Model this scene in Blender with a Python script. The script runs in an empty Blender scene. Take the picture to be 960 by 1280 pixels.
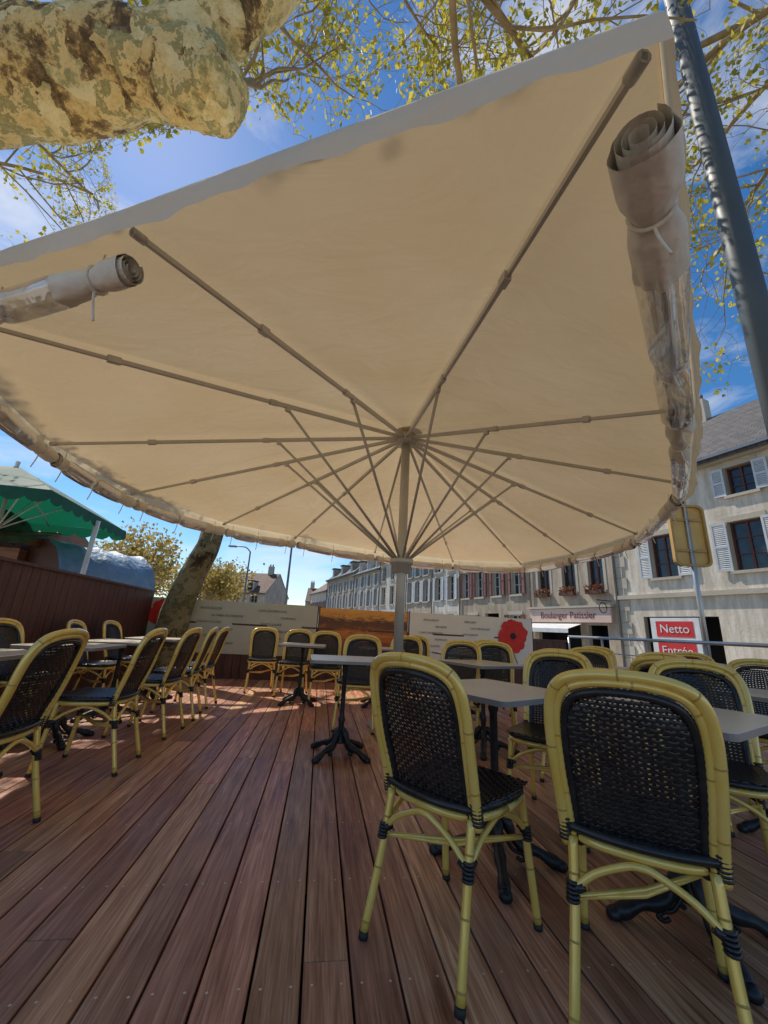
import bpy, math, random
from mathutils import Vector, Matrix, Quaternion
random.seed(7)
R=random.random
def U(a,b): return a+(b-a)*R()
scene=bpy.context.scene
scene.view_settings.view_transform='Standard'
scene.view_settings.look='None'
scene.view_settings.exposure=0

# ---------------------------------------------------------------- materials
def newmat(name):
    m=bpy.data.materials.new(name); m.use_nodes=True
    nt=m.node_tree; b=nt.nodes['Principled BSDF']
    return m,nt,b
def N(nt,t,**kw):
    n=nt.nodes.new(t)
    for k,v in kw.items(): setattr(n,k,v)
    return n
def ramp(nt,stops):
    r=N(nt,'ShaderNodeValToRGB'); e=r.color_ramp.elements
    e[0].position=stops[0][0]; e[0].color=(*stops[0][1],1)
    e[1].position=stops[-1][0]; e[1].color=(*stops[-1][1],1)
    for p,c in stops[1:-1]:
        x=e.new(p); x.color=(*c,1)
    return r
def simple(name,c1,c2=None,rough=.6,metal=0,scale=4,bump=0,bscale=40,vs=(1,1,1),spec=None,bdist=.01,coat=0):
    m,nt,b=newmat(name)
    if c2 is None: c2=tuple(x*.8 for x in c1)
    tc=N(nt,'ShaderNodeTexCoord'); mp=N(nt,'ShaderNodeMapping'); mp.inputs['Scale'].default_value=vs
    nt.links.new(tc.outputs['Object'],mp.inputs[0])
    no=N(nt,'ShaderNodeTexNoise'); no.inputs['Scale'].default_value=scale; no.inputs['Detail'].default_value=3
    nt.links.new(mp.outputs[0],no.inputs['Vector'])
    r=ramp(nt,[(.3,c1),(.7,c2)])
    nt.links.new(no.outputs['Fac'],r.inputs[0]); nt.links.new(r.outputs[0],b.inputs['Base Color'])
    b.inputs['Roughness'].default_value=rough; b.inputs['Metallic'].default_value=metal
    b.inputs['Coat Weight'].default_value=coat; b.inputs['Coat Roughness'].default_value=.15
    if spec is not None: b.inputs['Specular IOR Level'].default_value=spec
    if bump:
        n2=N(nt,'ShaderNodeTexNoise'); n2.inputs['Scale'].default_value=bscale; n2.inputs['Detail'].default_value=2
        nt.links.new(mp.outputs[0],n2.inputs['Vector'])
        bp=N(nt,'ShaderNodeBump'); bp.inputs['Strength'].default_value=bump; bp.inputs['Distance'].default_value=bdist
        nt.links.new(n2.outputs['Fac'],bp.inputs['Height']); nt.links.new(bp.outputs[0],b.inputs['Normal'])
    return m

def mat_deck():
    m,nt,b=newmat('ipe_deck_wood')
    tc=N(nt,'ShaderNodeTexCoord'); at=N(nt,'ShaderNodeAttribute',attribute_name='rnd')
    add=N(nt,'ShaderNodeVectorMath',operation='MULTIPLY_ADD')
    add.inputs[1].default_value=(3,17,9)
    nt.links.new(at.outputs['Color'],add.inputs[0]); nt.links.new(tc.outputs['Object'],add.inputs[2])
    mp=N(nt,'ShaderNodeMapping'); mp.inputs['Scale'].default_value=(14,.8,14)
    nt.links.new(add.outputs[0],mp.inputs[0])
    no=N(nt,'ShaderNodeTexNoise'); no.inputs['Scale'].default_value=2.2; no.inputs['Detail'].default_value=4; no.inputs['Distortion'].default_value=1.2
    nt.links.new(mp.outputs[0],no.inputs['Vector'])
    r=ramp(nt,[(.25,(.20,.068,.036)),(.42,(.41,.165,.092)),(.56,(.55,.255,.150)),(.78,(.76,.45,.28))])
    nt.links.new(no.outputs['Fac'],r.inputs[0])
    mp2=N(nt,'ShaderNodeMapping'); mp2.inputs['Scale'].default_value=(120,3,60)
    nt.links.new(add.outputs[0],mp2.inputs[0])
    n2=N(nt,'ShaderNodeTexNoise'); n2.inputs['Scale'].default_value=1.5; n2.inputs['Detail'].default_value=2
    nt.links.new(mp2.outputs[0],n2.inputs['Vector'])
    r2=ramp(nt,[(.3,(.52,.50,.48)),(.65,(1.15,1.15,1.15))])
    nt.links.new(n2.outputs['Fac'],r2.inputs[0])
    mx=N(nt,'ShaderNodeMix',data_type='RGBA',blend_type='MULTIPLY'); mx.inputs[0].default_value=.85
    nt.links.new(r.outputs[0],mx.inputs[6]); nt.links.new(r2.outputs[0],mx.inputs[7])
    hsv=N(nt,'ShaderNodeHueSaturation'); hsv.inputs['Saturation'].default_value=1.0
    sep=N(nt,'ShaderNodeSeparateColor'); nt.links.new(at.outputs['Color'],sep.inputs[0])
    mr=N(nt,'ShaderNodeMapRange'); mr.inputs[3].default_value=.68; mr.inputs[4].default_value=1.28
    nt.links.new(sep.outputs[0],mr.inputs[0]); nt.links.new(mr.outputs[0],hsv.inputs['Value'])
    mr2=N(nt,'ShaderNodeMapRange'); mr2.inputs[3].default_value=.496; mr2.inputs[4].default_value=.518
    nt.links.new(sep.outputs[1],mr2.inputs[0]); nt.links.new(mr2.outputs[0],hsv.inputs['Hue'])
    nt.links.new(mx.outputs[2],hsv.inputs['Color'])
    n3=N(nt,'ShaderNodeTexNoise'); n3.inputs['Scale'].default_value=1.8; n3.inputs['Detail'].default_value=5; n3.inputs['Roughness'].default_value=.72
    nt.links.new(tc.outputs['Object'],n3.inputs['Vector'])
    r3=ramp(nt,[(.45,(0,0,0)),(.75,(1,1,1))]); nt.links.new(n3.outputs['Fac'],r3.inputs[0])
    mx2=N(nt,'ShaderNodeMix',data_type='RGBA'); mx2.inputs[7].default_value=(.56,.38,.27,1)
    mm=N(nt,'ShaderNodeMath',operation='MULTIPLY'); mm.inputs[1].default_value=.28
    nt.links.new(r3.outputs[0],mm.inputs[0]); nt.links.new(mm.outputs[0],mx2.inputs[0])
    nt.links.new(hsv.outputs[0],mx2.inputs[6]); nt.links.new(mx2.outputs[2],b.inputs['Base Color'])
    rr=N(nt,'ShaderNodeMapRange'); rr.inputs[3].default_value=.30; rr.inputs[4].default_value=.55
    nt.links.new(n3.outputs['Fac'],rr.inputs[0]); nt.links.new(rr.outputs[0],b.inputs['Roughness'])
    bp=N(nt,'ShaderNodeBump'); bp.inputs['Strength'].default_value=.4; bp.inputs['Distance'].default_value=.004
    nt.links.new(n2.outputs['Fac'],bp.inputs['Height']); nt.links.new(bp.outputs[0],b.inputs['Normal'])
    return m

def mat_canvas():
    m,nt,b=newmat('canopy_canvas')
    tc=N(nt,'ShaderNodeTexCoord')
    no=N(nt,'ShaderNodeTexNoise'); no.inputs['Scale'].default_value=.9; no.inputs['Detail'].default_value=2
    nt.links.new(tc.outputs['Object'],no.inputs['Vector'])
    r=ramp(nt,[(.3,(.79,.67,.47)),(.7,(.85,.74,.55))]); nt.links.new(no.outputs['Fac'],r.inputs[0])
    nt.links.new(r.outputs[0],b.inputs['Base Color']); b.inputs['Roughness'].default_value=.36
    b.inputs['Specular IOR Level'].default_value=.55
    tr=N(nt,'ShaderNodeBsdfTranslucent')
    r2=ramp(nt,[(.3,(.80,.59,.32)),(.7,(.87,.67,.40))]); nt.links.new(no.outputs['Fac'],r2.inputs[0]); nt.links.new(r2.outputs[0],tr.inputs[0])
    mix=N(nt,'ShaderNodeMixShader'); mix.inputs[0].default_value=.21
    out=nt.nodes['Material Output']
    mp=N(nt,'ShaderNodeMapping'); mp.inputs['Scale'].default_value=(1,1.6,1); mp.inputs['Rotation'].default_value=(0,0,.6)
    nt.links.new(tc.outputs['Object'],mp.inputs[0])
    w=N(nt,'ShaderNodeTexNoise'); w.inputs['Scale'].default_value=2.2; w.inputs['Detail'].default_value=3; w.inputs['Distortion'].default_value=1.5
    nt.links.new(mp.outputs[0],w.inputs['Vector'])
    bp=N(nt,'ShaderNodeBump'); bp.inputs['Strength'].default_value=.6; bp.inputs['Distance'].default_value=.08
    nt.links.new(w.outputs['Fac'],bp.inputs['Height'])
    nt.links.new(bp.outputs[0],b.inputs['Normal'])
    nt.links.new(b.outputs[0],mix.inputs[1]); nt.links.new(tr.outputs[0],mix.inputs[2]); nt.links.new(mix.outputs[0],out.inputs[0])
    return m
def mat_valance():
    m=simple('valance_canvas',(.74,.65,.49),(.80,.72,.57),rough=.7,scale=3,bump=.9,bscale=6,bdist=.05)
    nt=m.node_tree; b=nt.nodes['Principled BSDF']; out=nt.nodes['Material Output']
    tr=N(nt,'ShaderNodeBsdfTranslucent'); tr.inputs[0].default_value=(.88,.74,.5,1)
    mix=N(nt,'ShaderNodeMixShader'); mix.inputs[0].default_value=.3
    nt.links.new(b.outputs[0],mix.inputs[1]); nt.links.new(tr.outputs[0],mix.inputs[2]); nt.links.new(mix.outputs[0],out.inputs[0])
    return m
def mat_pvc(name,clear):
    m,nt,b=newmat(name)
    out=nt.nodes['Material Output']
    tc=N(nt,'ShaderNodeTexCoord')
    w=N(nt,'ShaderNodeTexNoise'); w.inputs['Scale'].default_value=5; w.inputs['Detail'].default_value=2; w.inputs['Distortion'].default_value=1
    nt.links.new(tc.outputs['Object'],w.inputs['Vector'])
    bp=N(nt,'ShaderNodeBump'); bp.inputs['Strength'].default_value=.4; bp.inputs['Distance'].default_value=.03
    nt.links.new(w.outputs['Fac'],bp.inputs['Height'])
    b.inputs['Base Color'].default_value=(.70,.69,.67,1); b.inputs['Roughness'].default_value=.06 if clear else .16; b.inputs['Coat Weight'].default_value=1
    b.inputs['Metallic'].default_value=.6
    nt.links.new(bp.outputs[0],b.inputs['Normal'])
    if clear:
        t=N(nt,'ShaderNodeBsdfTransparent'); t.inputs[0].default_value=(.95,.95,.94,1)
        mix=N(nt,'ShaderNodeMixShader')
        r=ramp(nt,[(.4,(.28,.28,.28)),(.6,(.62,.62,.62))]); nt.links.new(w.outputs['Fac'],r.inputs[0]); nt.links.new(r.outputs[0],mix.inputs[0])
        nt.links.new(t.outputs[0],mix.inputs[1]); nt.links.new(b.outputs[0],mix.inputs[2]); nt.links.new(mix.outputs[0],out.inputs[0])
    return m
def mat_bark(name,k=1.0,sc=8):
    m,nt,b=newmat(name)
    tc=N(nt,'ShaderNodeTexCoord')
    no=N(nt,'ShaderNodeTexNoise'); no.inputs['Scale'].default_value=4.; no.inputs['Detail'].default_value=4
    nt.links.new(tc.outputs['Object'],no.inputs['Vector'])
    mixv=N(nt,'ShaderNodeMix',data_type='VECTOR'); mixv.inputs[0].default_value=.34
    nt.links.new(tc.outputs['Object'],mixv.inputs[4]); nt.links.new(no.outputs['Color'],mixv.inputs[5])
    v=N(nt,'ShaderNodeTexVoronoi'); v.inputs['Scale'].default_value=sc; nt.links.new(mixv.outputs[1],v.inputs['Vector'])
    sep=N(nt,'ShaderNodeSeparateColor'); nt.links.new(v.outputs['Color'],sep.inputs[0])
    n2=N(nt,'ShaderNodeTexNoise'); n2.inputs['Scale'].default_value=6; n2.inputs['Detail'].default_value=6; n2.inputs['Roughness'].default_value=.74
    nt.links.new(tc.outputs['Object'],n2.inputs['Vector'])
    ad=N(nt,'ShaderNodeMath',operation='MULTIPLY_ADD'); ad.inputs[1].default_value=.5
    nt.links.new(sep.outputs[0],ad.inputs[0]); nt.links.new(n2.outputs['Fac'],ad.inputs[2])
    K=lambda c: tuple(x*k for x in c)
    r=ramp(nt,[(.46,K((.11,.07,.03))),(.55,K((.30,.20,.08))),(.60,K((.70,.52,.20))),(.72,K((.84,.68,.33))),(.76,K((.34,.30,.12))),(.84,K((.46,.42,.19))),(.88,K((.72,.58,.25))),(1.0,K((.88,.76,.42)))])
    nt.links.new(ad.outputs[0],r.inputs[0]); nt.links.new(r.outputs[0],b.inputs['Base Color'])
    b.inputs['Roughness'].default_value=.85
    bp=N(nt,'ShaderNodeBump'); bp.inputs['Strength'].default_value=1; bp.inputs['Distance'].default_value=.07
    nt.links.new(ad.outputs[0],bp.inputs['Height']); nt.links.new(bp.outputs[0],b.inputs['Normal'])
    return m
def mat_leaf(name,c1,c2,tr=.5):
    m,nt,b=newmat(name); out=nt.nodes['Material Output']
    g=N(nt,'ShaderNodeNewGeometry')
    r=ramp(nt,[(0,c1),(1,c2)]); nt.links.new(g.outputs['Random Per Island'],r.inputs[0])
    nt.links.new(r.outputs[0],b.inputs['Base Color']); b.inputs['Roughness'].default_value=.6
    t=N(nt,'ShaderNodeBsdfTranslucent'); nt.links.new(r.outputs[0],t.inputs[0])
    mix=N(nt,'ShaderNodeMixShader'); mix.inputs[0].default_value=tr
    nt.links.new(b.outputs[0],mix.inputs[1]); nt.links.new(t.outputs[0],mix.inputs[2]); nt.links.new(mix.outputs[0],out.inputs[0])
    return m

M={}
M['deck']=mat_deck()
M['canvas']=mat_canvas(); M['valance']=mat_valance(); M['pvc']=mat_pvc('clear_pvc',True); M['pvc2']=mat_pvc('rolled_pvc',False)
M['bark']=mat_bark('plane_tree_bark'); M['bark_shade']=mat_bark('shaded_plane_tree_bark',.34,7)  # second bark is darkened to paint in the shade on the back trunk
M['rollcanvas']=simple('roll_canvas',(.66,.62,.53),(.76,.72,.62),rough=.6,scale=6,bump=.6,bscale=14,bdist=.02)
M['alu']=simple('umbrella_aluminium',(.52,.50,.45),(.58,.56,.51),rough=.42,metal=.2,scale=5)
M['bamboo']=simple('bamboo_frame',(.88,.58,.10),(.94,.68,.18),rough=.22,scale=18,vs=(1,1,.4),coat=.8,metal=.15)
M['node']=simple('bamboo_node',(.42,.26,.05),(.50,.33,.07),rough=.4)
M['weave']=simple('black_weave',(.014,.013,.013),(.030,.029,.029),rough=.27,scale=30)
M['cap']=simple('foot_cap',(.03,.03,.03),rough=.6)
M['iron']=simple('cast_iron',(.02,.021,.023),(.045,.046,.05),rough=.42,metal=.5,scale=20,bump=.3,bscale=60,bdist=.003)
M['tabletop']=simple('table_laminate',(.70,.61,.46),(.78,.69,.53),rough=.25,scale=3)
M['tableedge']=simple('table_edge',(.34,.31,.27),rough=.4)
M['steel']=simple('rail_steel',(.45,.46,.47),(.55,.56,.57),rough=.35,metal=.8)
M['darkpole']=simple('painted_pole',(.055,.07,.078),(.07,.085,.093),rough=.5,scale=2)
M['asphalt']=simple('asphalt',(.045,.045,.047),(.07,.068,.066),rough=.9,scale=3)
M['paving']=simple('paving',(.34,.29,.23),(.44,.38,.30),rough=.85,scale=1.2)
M['darkwood']=simple('dark_fence_wood',(.055,.019,.014),(.135,.050,.036),rough=.5,scale=5,vs=(8,8,.6),bump=.3)
M['joist_backing']=simple('deck_underside_and_backing',(.02,.015,.012),rough=.9)
M['screw']=simple('screw_heads',(.65,.63,.60),rough=.4,metal=.4)

# ---------------------------------------------------------------- mesh builder
class MB:
    def __init__(s): s.v=[];s.f=[];s.m=[];s.mats=[];s.smooth=[]
    def mi(s,mat):
        if mat not in s.mats: s.mats.append(mat)
        return s.mats.index(mat)
    def face(s,idx,mat,sm=False): s.f.append(idx);s.m.append(s.mi(mat));s.smooth.append(sm)
    def quad(s,pts,mat,sm=False):
        b=len(s.v); s.v+= [tuple(p) for p in pts]; s.face(tuple(range(b,b+len(pts))),mat,sm)
    def box(s,c,d,mat,M3=None):
        b=len(s.v)
        for sx in(-.5,.5):
            for sy in(-.5,.5):
                for sz in(-.5,.5):
                    p=Vector((sx*d[0],sy*d[1],sz*d[2]))
                    if M3: p=M3@p
                    s.v.append(tuple(p+Vector(c)))
        for q in((0,1,3,2),(4,6,7,5),(0,4,5,1),(2,3,7,6),(0,2,6,4),(1,5,7,3)):
            s.face(tuple(b+i for i in q),mat)
    def tube(s,path,r,mat,n=8,cap=True,sx=1,sy=1,up=None):
        path=[Vector(p) for p in path]
        if not hasattr(r,'__len__'): r=[r]*len(path)
        T=[]
        for i in range(len(path)):
            a=path[max(i-1,0)];c=path[min(i+1,len(path)-1)]
            t=(c-a); T.append(t.normalized() if t.length>1e-9 else Vector((0,0,1)))
        u=up if up else Vector((0,0,1))
        if abs(T[0].dot(u))>.95: u=Vector((1,0,0))
        X=(T[0].cross(u)).normalized(); Y=X.cross(T[0]).normalized()
        rings=[]
        for i,p in enumerate(path):
            if i:
                q=T[i-1].rotation_difference(T[i]); X=q@X; Y=q@Y
            ring=[]
            for k in range(n):
                a=2*math.pi*(k+.5)/n
                ring.append(len(s.v)); s.v.append(tuple(p+X*math.cos(a)*r[i]*sx+Y*math.sin(a)*r[i]*sy))
            rings.append(ring)
        sm=n>4
        for i in range(len(rings)-1):
            A,B=rings[i],rings[i+1]
            for k in range(n):
                s.face((A[k],A[(k+1)%n],B[(k+1)%n],B[k]),mat,sm)
        if cap:
            s.face(tuple(reversed(rings[0])),mat); s.face(tuple(rings[-1]),mat)
    def obj(s,name,parent=None):
        me=bpy.data.meshes.new(name); me.from_pydata(s.v,[],s.f); 
        for m in s.mats: me.materials.append(m)
        me.polygons.foreach_set('material_index',s.m); me.polygons.foreach_set('use_smooth',s.smooth)
        me.update()
        o=bpy.data.objects.new(name,me); scene.collection.objects.link(o)
        if parent: o.parent=parent
        return o
def empty(name,loc=(0,0,0),rz=0):
    e=bpy.data.objects.new(name,None); scene.collection.objects.link(e); e.location=loc; e.rotation_euler=(0,0,rz); e.empty_display_size=.1
    return e
def cr(pts,n=6):
    P=[Vector(p) for p in pts]; out=[]
    for i in range(len(P)-1):
        p0=P[max(i-1,0)];p1=P[i];p2=P[i+1];p3=P[min(i+2,len(P)-1)]
        for k in range(n):
            t=k/n
            out.append(.5*((2*p1)+(p2-p0)*t+(2*p0-5*p1+4*p2-p3)*t*t+(3*p1-p0-3*p2+p3)*t**3))
    out.append(P[-1]); return out
def text(name,body,size,mat,parent,loc,rot,ext=.004):
    c=bpy.data.curves.new(name,'FONT'); c.body=body; c.size=size; c.extrude=ext; c.align_x='CENTER'; c.align_y='CENTER'
    o=bpy.data.objects.new(name,c); scene.collection.objects.link(o); c.materials.append(mat)
    o.parent=parent; o.location=loc; o.rotation_euler=rot
    return o

# ---------------------------------------------------------------- camera
p=math.radians(16.2); ro=math.radians(3.0)
fw=Vector((0,math.cos(p),math.sin(p))); up0=Vector((0,-math.sin(p),math.cos(p))); r0=Vector((1,0,0))
ix=r0*math.cos(ro)+up0*math.sin(ro); iy=-r0*math.sin(ro)+up0*math.cos(ro)
cam=bpy.data.cameras.new('camera'); co=bpy.data.objects.new('camera',cam); scene.collection.objects.link(co)
Mx=Matrix((ix,iy,-fw)).transposed().to_4x4(); Mx.translation=Vector((0,0,1.0)); co.matrix_world=Mx
cam.sensor_fit='VERTICAL'; cam.sensor_height=24; cam.lens=500/1280*24; cam.clip_start=.02; cam.clip_end=900
scene.camera=co

# ---------------------------------------------------------------- world + sun
AZ=math.radians(-42); EL=math.radians(52)
w=bpy.data.worlds.new('World'); scene.world=w; w.use_nodes=True; nt=w.node_tree
bg=nt.nodes['Background']; sky=N(nt,'ShaderNodeTexSky',sky_type='NISHITA'); sky.sun_disc=False
sky.sun_elevation=EL; sky.sun_rotation=AZ; sky.air_density=1.0; sky.dust_density=.15; sky.ozone_density=3.0
tc=N(nt,'ShaderNodeTexCoord'); mp=N(nt,'ShaderNodeMapping'); mp.inputs['Scale'].default_value=(1.2,1.2,3.2); mp.inputs['Location'].default_value=(.35,.1,.2)
nt.links.new(tc.outputs['Generated'],mp.inputs[0])
no=N(nt,'ShaderNodeTexNoise'); no.inputs['Scale'].default_value=2.3; no.inputs['Detail'].default_value=6; no.inputs['Roughness'].default_value=.6; no.inputs['Distortion'].default_value=.5
nt.links.new(mp.outputs[0],no.inputs['Vector'])
r=ramp(nt,[(.52,(0,0,0)),(.80,(.8,.8,.8))]); nt.links.new(no.outputs['Fac'],r.inputs[0])
hs=N(nt,'ShaderNodeHueSaturation'); hs.inputs['Saturation'].default_value=1.28; hs.inputs['Value'].default_value=.95
nt.links.new(sky.outputs[0],hs.inputs['Color'])
mx=N(nt,'ShaderNodeMix',data_type='RGBA'); mx.inputs[7].default_value=(6.6,6.6,6.6,1)
nt.links.new(r.outputs[0],mx.inputs[0]); nt.links.new(hs.outputs[0],mx.inputs[6]); nt.links.new(mx.outputs[2],bg.inputs[0])
bg.inputs[1].default_value=.15
sl=bpy.data.lights.new('sun','SUN'); sl.energy=5; sl.angle=math.radians(.5); sl.color=(1,.93,.82)
so=bpy.data.objects.new('sun',sl); scene.collection.objects.link(so)
sd=Vector((math.sin(AZ)*math.cos(EL),math.cos(AZ)*math.cos(EL),math.sin(EL)))
so.rotation_euler=sd.to_track_quat('Z','Y').to_euler(); so.location=sd*30

# ---------------------------------------------------------------- ground, street
mb=MB(); mb.quad([(-400,-400,-.2),(400,-400,-.2),(400,400,-.2),(-400,400,-.2)],M['paving']); mb.obj('ground')
FD=math.radians(112.6); fx=Vector((math.cos(FD),math.sin(FD),0)); fy=Vector((-math.sin(FD),math.cos(FD),0)); P0=Vector((12.3,11.6,0))
def fp(t,o,z): return P0+fx*t+fy*o+Vector((0,0,z))
mb=MB(); mb.quad([fp(-40,2.2,-.196),fp(-40,9,-.196),fp(110,9,-.196),fp(110,2.2,-.196)][::-1],M['asphalt']); mb.obj('street_road')
mb=MB(); 
mb.box(P0+fx*30+fy*1.0+Vector((0,0,-.13)),(150,2.0,.15),M['paving'],Matrix.Rotation(FD,3,'Z'))
mb.box(P0+fx*30+fy*2.09+Vector((0,0,-.128)),(150,.16,.15),simple('kerb_stone',(.35,.34,.32),rough=.8),Matrix.Rotation(FD,3,'Z'))
mb.obj('pavement')

# ---------------------------------------------------------------- deck
BA=math.radians(7.9)
mb=MB(); rnd=[]
bw=.145;gap=.008
x=-4.6
while x<5.2:
    y=-3+U(-3,0)
    while y<9.0:
        L=U(2.8,5.2); y2=min(y+L,9.0)
        h=.0025
        xa,xb,ya,yb=x+gap/2,x+bw-gap/2,y+.0012,y2-.0012
        b=len(mb.v)
        mb.v+=[(xa,ya,-.025),(xb,ya,-.025),(xb,yb,-.025),(xa,yb,-.025),
               (xa,ya,-h),(xb,ya,-h),(xb,yb,-h),(xa,yb,-h),
               (xa+h,ya+.001,0),(xb-h,ya+.001,0),(xb-h,yb-.001,0),(xa+h,yb-.001,0)]
        fs=[(8,9,10,11),(4,5,9,8),(5,6,10,9),(6,7,11,10),(7,4,8,11),(0,1,5,4),(1,2,6,5),(2,3,7,6),(3,0,4,7)]
        col=(R(),R(),R(),1)
        for q in fs: mb.face(tuple(b+i for i in q),M['deck']); rnd+= [col]*4
        y=y2
    x+=bw
deck=mb.obj('wooden_deck')
ca=deck.data.color_attributes.new('rnd','FLOAT_COLOR','CORNER')
for i,c in enumerate(rnd): ca.data[i].color=c
deck.rotation_euler=(0,0,BA)
mb=MB()
x=-4.6
while x<5.2:
    yy=-1.0
    while yy<8.9:
        for dx in(.03,bw-.03):
            cx=x+dx;cy=yy+U(-.004,.004); rr=.0045
            mb.quad([(cx+rr*math.cos(a*math.pi/3),cy+rr*math.sin(a*math.pi/3),.0006) for a in range(6)],M['screw'])
        yy+=.5
    x+=bw
o=mb.obj('screws',deck)
mb=MB(); mb.quad([(-4.7,-3,-.06),(5.3,-3,-.06),(5.3,9.02,-.06),(-4.7,9.02,-.06)],M['joist_backing'])
for k in range(-6,18): mb.box((.3,k*.5,-.045),(9.8,.06,.03),M['joist_backing'])
mb.obj('joists',deck)

# ---------------------------------------------------------------- chair
def weave(mb,S,nu,nv,amp,mat,fill=.44):
    def Pn(u,v):
        e=1e-3; p_=S(u,v); a=S(min(u+e,1),v)-S(max(u-e,0),v); b=S(u,min(v+e,1))-S(u,max(v-e,0))
        return p_,a.cross(b).normalized()
    for j in range(nv):
        v=(j+.5)/nv; hw=fill/nv; prev=None
        for i in range(nu+1):
            u=min(max((i)/nu,0),1); s=amp*(1 if (i+j)%2 else -1)
            _,n=Pn(u,v)
            a=len(mb.v); mb.v.append(tuple(S(u,v-hw)+n*s)); mb.v.append(tuple(S(u,v)+n*(s+amp*.7))); mb.v.append(tuple(S(u,v+hw)+n*s))
            if prev is not None:
                mb.face((prev,a,a+1,prev+1),mat,True); mb.face((prev+1,a+1,a+2,prev+2),mat,True)
            prev=a
    for i in range(nu+1):
        u=i/nu; hw=.27/nu; prev=None
        u=min(max(u,hw),1-hw)
        for j in range(nv+1):
            v=min(max((j)/nv,0),1)
            vv=min(max((j+.5)/nv,0),1); s=-amp*(1 if (i+j)%2 else -1)
            _,n=Pn(u,vv)
            a=len(mb.v); mb.v.append(tuple(S(u-hw,vv)+n*s)); mb.v.append(tuple(S(u+hw,vv)+n*s))
            if prev is not None: mb.face((prev,a,a+1,prev+1),mat,True)
            prev=a
def bamboo(mb,path,r,every=.13,n=10):
    mb.tube(path,r,M['bamboo'],n)
    path=[Vector(q) for q in path]; acc=every*.6
    for i in range(len(path)-1):
        a,b=path[i],path[i+1]; L=(b-a).length; t=acc
        while t<L:
            c=a+(b-a)*(t/L); d=(b-a).normalized()
            rr=r if not hasattr(r,'__len__') else r[i]
            mb.tube([c-d*.003,c-d*.001,c+d*.001,c+d*.003],[rr*1.0,rr*1.05,rr*1.05,rr*1.0],M['node'],n,cap=False)
            t+=every
        acc=t-L
def make_chair():
    mb=MB()
    half=[(.190,-.150,.40),(.195,-.175,.50),(.204,-.215,.63),(.207,-.243,.745),(.196,-.266,.825),(.163,-.288,.874),(.095,-.305,.898),(0,-.313,.905)]
    full=cr(half+[(-x,y,z) for x,y,z in half[-2::-1]],5)
    bamboo(mb,full,.0165,.19,12)
    inner=[Vector((q.x*.90,q.y+.004,.40+(q.z-.40)*.955)) for q in full]
    bamboo(mb,inner,.0125,.17,8)
    inner2=[Vector((q.x*.81,q.y+.010,.42+(q.z-.42)*.90)) for q in full]
    dens=[]
    for k in range(len(inner2)-1):
        for j in range(2): dens.append(inner2[k].lerp(inner2[k+1],j/2))
    dens.append(inner2[-1])
    mb.tube(dens,[.0135 if k%2 else .0115 for k in range(len(dens))],M['weave'],8)
    def SB(u,v):
        z=.455+v*.385
        k=(z-.42)/.4
        wv=.160+.010*v
        if v>.72: wv-= .068*((v-.72)/.28)**2
        x=(u-.5)*2*wv
        y=-.158-.030*k-.095*k**1.15*.95-.030*(1-(2*u-1)**2)*min(1,k+.3)+.012
        return Vector((x,y,z))
    weave(mb,SB,18,28,.0040,M['weave'],.41)
    mb.tube(cr([(-.185,-.165,.452),(-.09,-.19,.450),(0,-.198,.450),(.09,-.19,.450),(.185,-.165,.452)],4),.013,M['weave'],8)
    for sx in(-1,1):
        for j in range(6):
            q=Vector((sx*.1905,-.153-.002*j,.415+j*.011)); mb.tube([q-Vector((0,0,.005)),q,q+Vector((0,0,.005))],[.018,.0215,.018],M['weave'],10)
    def SS(u,v):
        x=(u-.5)*2; y=(v-.5)*2
        sx=.205*(1+.04*y); sy=.205
        px=x*sx*math.sqrt(1-.16*y*y); py=y*sy*math.sqrt(1-.16*x*x)
        return Vector((px,py+.02,.462-.010*(1-x*x)*(1-y*y)))
    weave(mb,SS,20,24,.0036,M['weave'],.47)
    ring=[]
    for k in range(41):
        a=2*math.pi*k/40; c,s_=math.cos(a),math.sin(a)
        e=.62
        x=.20*(abs(c)**e)*(1 if c>0 else -1); y=.20*(abs(s_)**e)*(1 if s_>0 else -1)
        ring.append(Vector((x*(1+.04*y/.2),y+.02,.448)))
    dens=[]
    for k in range(40):
        for j in range(3): dens.append(ring[k].lerp(ring[k+1],j/3))
    dens.append(ring[40])
    mb.tube(dens,[.0165 if k%2 else .0140 for k in range(len(dens))],M['weave'],8)
    mb.tube([q+Vector((0,0,-.026)) for q in ring],.014,M['bamboo'],8)
    mb.quad([q+Vector((0,0,-.012)) for q in ring[:-1]][::-1],M['weave'])
    L={}
    for sx in(-1,1):
        top=(sx*.172,-.160,.425);mid=(sx*.176,-.195,.25);ft=(sx*.190,-.255,.02)
        bamboo(mb,cr([top,mid,ft],5),.0145,.15); L[(sx,-1)]=(Vector(top),Vector(ft))
        mb.tube([ft,(ft[0],ft[1]-.003,0)],.0165,M['cap'],10)
        top=(sx*.178,.185,.425);mid=(sx*.184,.205,.25);ft=(sx*.197,.235,.02)
        bamboo(mb,cr([top,mid,ft],5),.0145,.15); L[(sx,1)]=(Vector(top),Vector(ft))
        mb.tube([ft,(ft[0],ft[1]+.003,0)],.0165,M['cap'],10)
    def at(k,z):
        a,b=L[k]; return a+(b-a)*((a.z-z)/(a.z-b.z))
    for k in L:
        for j in range(5):
            q=at(k,.318-j*.010); mb.tube([q+Vector((0,0,.005)),q,q-Vector((0,0,.005))],[.017,.0205,.017],M['weave'],10)
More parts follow.
